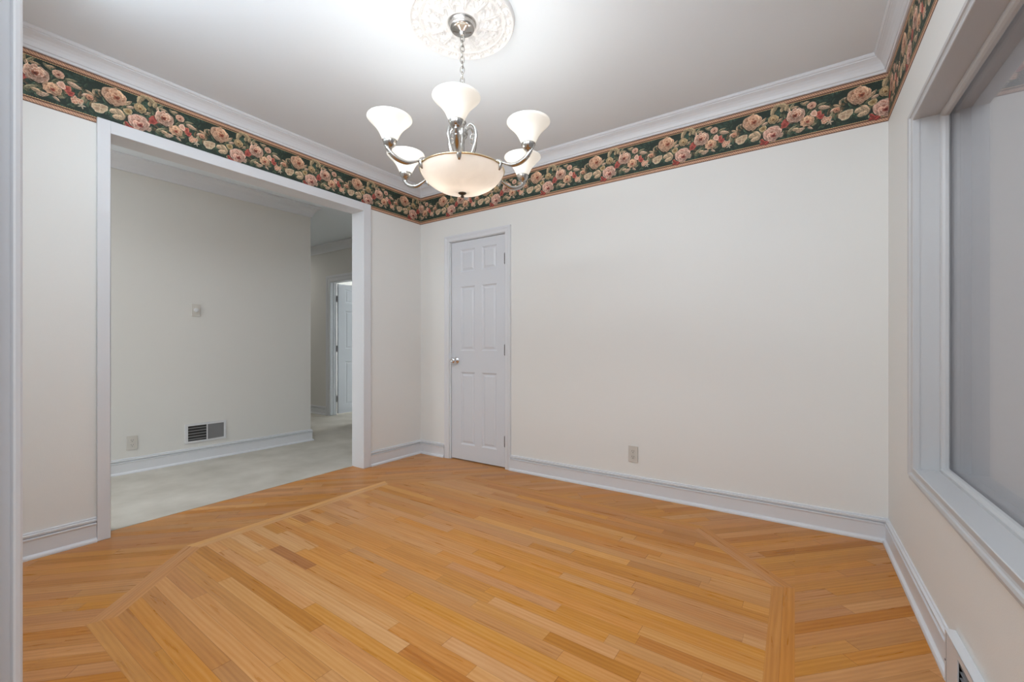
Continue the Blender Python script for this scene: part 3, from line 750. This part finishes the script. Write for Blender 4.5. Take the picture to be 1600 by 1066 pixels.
# ------------------------------------------------------------------ chandelier (built around its axis, z absolute above the floor)
ch = empty('chandelier', (CX, CY, HC-.014), label='polished nickel chandelier with six lit bell shades and a lit alabaster glass bowl', cat='chandelier')
Z0 = -(HC-.014)
T0 = Matrix.Translation((0, 0, Z0))
bm = bmesh.new(); zt = HC-.014
lathe(bm, [(0, zt), (.066, zt), (.067, zt-.004), (.063, zt-.008), (.060, zt-.012), (.060, zt-.024), (.056, zt-.032), (.048, zt-.037), (.046, zt-.037), (.044, zt-.040), (.016, zt-.046), (.014, zt-.050), (.012, zt-.060), (.008, zt-.064), (0, zt-.065)], 56, mat=T0)
link('ceiling_canopy', bm, M_NICKEL, parent=ch, smooth=True)
# chain: interlocked oval links and the cord woven through
bm = bmesh.new(); ztop = zt-.062; zbot = 2.178; nl = 15; pit = (ztop-zbot)/nl
for k in range(nl):
    zc = ztop-(k+.5)*pit; ang = k*PI/2+.4; pts = []
    for i in range(20):
        t = 2*PI*i/20; a = .0100*math.cos(t); b = (pit/2+.0045)*math.sin(t); pts.append((a*math.cos(ang), a*math.sin(ang), zc+b+Z0))
    tube(bm, pts, .0027, 7, closed=True)
link('chain', bm, M_NICKEL, parent=ch, smooth=True)
bm = bmesh.new(); pts = []
for i in range(80):
    t = i/79; a = t*PI*nl*.5; pts.append((.006*math.cos(a), .006*math.sin(a), ztop+.002-(ztop-zbot)*t+Z0))
tube(bm, pts, .0018, 6); link('cord', bm, M_PLATE, parent=ch, smooth=True)
bm = bmesh.new()
lathe(bm, [(0, 2.178), (.005, 2.176), (.007, 2.165), (.005, 2.158), (.010, 2.152), (.018, 2.146), (.020, 2.138), (.013, 2.130), (.010, 2.118), (.015, 2.110), (.024, 2.100), (.027, 2.085), (.022, 2.070), (.012, 2.058),
           (.009, 2.03), (.012, 2.0), (.017, 1.975), (.020, 1.955), (.016, 1.94), (.024, 1.930), (.036, 1.922), (.038, 1.915), (.030, 1.910), (.010, 1.905), (.008, 1.80), (0, 1.80)], 36, mat=T0)
link('centre_column', bm, M_NICKEL, parent=ch, smooth=True)
for k in range(6):
    a = k*PI/3+math.radians(10); ca, sa = math.cos(a), math.sin(a)
    prof = [(.016, 2.10), (.040, 2.125), (.064, 2.110), (.074, 2.075), (.070, 2.035), (.056, 1.995), (.040, 1.960), (.030, 1.925)]
    pts = bez([(r_*ca, r_*sa, z+Z0) for r_, z in prof], 6)
    bm = bmesh.new(); n = len(pts); tube(bm, pts, [.0035+.0045*math.sin(PI*i/(n-1)) for i in range(n)], 10, flat=.7)
    c2 = bez([((.055+.010*math.cos(t))*ca, (.055+.010*math.cos(t))*sa, 2.062+.012*math.sin(t)+Z0) for t in [x*.8+1 for x in range(7)]], 4)
    tube(bm, c2, .0028, 8)
    link('scroll', bm, M_NICKEL, parent=ch, smooth=True)
# bowl
RB, ZR = .201, 1.902
bm = bmesh.new()
ob = [(RB, ZR), (RB*.985, ZR-.008), (RB*.94, ZR-.024), (RB*.86, ZR-.044), (RB*.74, ZR-.064), (RB*.58, ZR-.082), (RB*.40, ZR-.094), (RB*.2, ZR-.101), (.008, ZR-.103)]
ib = [(r_-.004 if r_ > .02 else r_, z+.004) for r_, z in ob[::-1]]
lathe(bm, ob+ib+[(RB, ZR)], 72, mat=T0); link('glass_bowl', bm, M_BOWL, parent=ch, smooth=True, label='shallow alabaster glass bowl')
bm = bmesh.new(); lathe(bm, [(RB-.006, ZR+.004), (RB+.003, ZR+.006), (RB+.005, ZR+.002), (RB+.002, ZR-.002), (RB-.006, ZR-.001), (RB-.006, ZR+.004)], 72, mat=T0); link('bowl_rim', bm, M_BRASS, parent=ch, smooth=True)
bm = bmesh.new(); zf = ZR-.1025
lathe(bm, [(0, zf+.002), (.019, zf+.001), (.020, zf-.002), (.015, zf-.006), (.007, zf-.009), (.006, zf-.013), (.009, zf-.017), (.007, zf-.022), (0, zf-.024)], 28, mat=T0); link('finial', bm, M_DARKM, parent=ch, smooth=True, label='dark bronze finial')
# spider under the column holding the arms (just above the rim)
view = math.atan2(-CY, -CX)            # toward the camera
a0 = math.atan2(-math.cos(math.radians(33.6)), math.sin(math.radians(33.6)))+math.radians(2.8)
RA = .352
def light(name, loc, w_, rad, col):
    d = bpy.data.lights.new(name, 'POINT'); d.energy = w_; d.shadow_soft_size = rad; d.color = col
    o = bpy.data.objects.new(name, d); COL.objects.link(o); o.location = loc; return o
WARM = (1, .985, .96)
def arm_mesh():
    bm = bmesh.new()
    pts = bez([(.030, 0, 1.916), (.10, 0, 1.912), (.165, 0, 1.914), (.205, 0, 1.910), (.240, 0, 1.894), (.275, 0, 1.882), (.310, 0, 1.886), (.338, 0, 1.900), (.360, 0, 1.922), (.372, 0, 1.936)], 6)
    pts = [p+Vector((0, 0, Z0)) for p in pts]; n = len(pts)
    rr = []
    for i in range(n):
        t = i/(n-1)
        rr.append(.0045 if t < .4 else (.0045+.0065*math.sin(PI*min(1, (t-.4)/.6)) if t < .96 else .0035))
    tube(bm, pts, rr, 12, flat=1.15)
    # leaf clip that grips the rim
    pts = bez([(.180, 0, 1.922), (.200, 0, 1.918), (.212, 0, 1.905), (.208, 0, 1.884), (.202, 0, 1.872)], 5); pts = [p+Vector((0, 0, Z0)) for p in pts]; n = len(pts)
    tube(bm, pts, [.003+.006*math.sin(PI*i/(n-1)) for i in range(n)], 10, flat=1.3)
    # riser under the cup
    lathe(bm, [(0, 1.900), (.006, 1.902), (.008, 1.908), (.005, 1.914), (.009, 1.920), (.006, 1.926)], 16, mat=Matrix.Translation((RA, 0, Z0)))
    return bm
def cup_mesh():
    bm = bmesh.new(); seg = 60; prof = [(.006, 1.920), (.010, 1.924), (.012, 1.930), (.018, 1.934), (.025, 1.944), (.030, 1.958), (.031, 1.962), (.027, 1.962), (.022, 1.944), (0, 1.936)]
    rings = []
    for r_, z in prof:
        fl = 1 if 1.936 < z < 1.96 and r_ > .02 else 0
        rings.append([bm.verts.new((RA+(r_+(.0018*abs(math.sin(15*2*PI*i/seg/2)) if fl else 0))*math.cos(2*PI*i/seg), (r_+(.0018*abs(math.sin(15*2*PI*i/seg/2)) if fl else 0))*math.sin(2*PI*i/seg), z+Z0)) for i in range(seg)])
    for a, b in zip(rings, rings[1:]):
        for i in range(seg): bm.faces.new((a[i], a[(i+1) % seg], b[(i+1) % seg], b[i]))
    bm.faces.new(rings[0]); bm.faces.new(rings[-1]); return bm
SO = [(.026, 1.956), (.031, 1.964), (.037, 1.976), (.043, 1.989), (.050, 2.002), (.059, 2.015), (.070, 2.028), (.082, 2.040), (.091, 2.049), (.0965, 2.056)]
def shade_mesh():
    bm = bmesh.new(); inn = [(r_-.003, z+.001) for r_, z in SO[::-1]]
    lathe(bm, SO+[(.0955, 2.0585)]+inn, 56, mat=Matrix.Translation((RA, 0, Z0))); return bm
def bulb_mesh():
    bm = bmesh.new(); lathe(bm, [(.009, 1.945), (.010, 1.955), (.011, 1.960), (.018, 1.972), (.019, 1.980), (.016, 1.990), (.009, 1.997), (0, 1.999)], 24, mat=Matrix.Translation((RA, 0, Z0))); return bm
proto = None
for k in range(6):
    a = a0+k*PI/3
    if proto is None:
        arm = link('arm', arm_mesh(), M_NICKEL, parent=ch, smooth=True)
        kids = [link('shade_cup', cup_mesh(), M_NICKEL, parent=arm, smooth=True), link('glass_shade', shade_mesh(), M_SHADE, parent=arm, smooth=True),
                link('bulb', bulb_mesh(), M_BULB, parent=arm, smooth=True)]
        proto = (arm, kids)
    else:
        arm = proto[0].copy(); COL.objects.link(arm); arm.parent = ch
        for kd in proto[1]:
            c = kd.copy(); COL.objects.link(c); c.parent = arm
    arm.rotation_euler = (0, 0, a)
    light('chandelier_bulb_light', (CX+RA*math.cos(a), CY+RA*math.sin(a), 1.995), SHADE_W, .02, WARM)
for k, (lx, ly) in enumerate(((-.095, -.02), (.085, .02))):
    x, y = lx*math.cos(math.radians(33.6))-ly*math.sin(math.radians(33.6)), lx*math.sin(math.radians(33.6))+ly*math.cos(math.radians(33.6))
    bm = bmesh.new(); lathe(bm, [(0, 1.868), (.010, 1.871), (.016, 1.880), (.016, 1.888), (.010, 1.897), (.009, 1.905), (0, 1.905)], 20, mat=Matrix.Translation((x, y, Z0))); link('bowl_bulb', bm, M_BULB, parent=ch, smooth=True)
    light('chandelier_bowl_light', (CX+x*1.0, CY+y*1.0, 1.855), BOWL_W, .015, WARM)
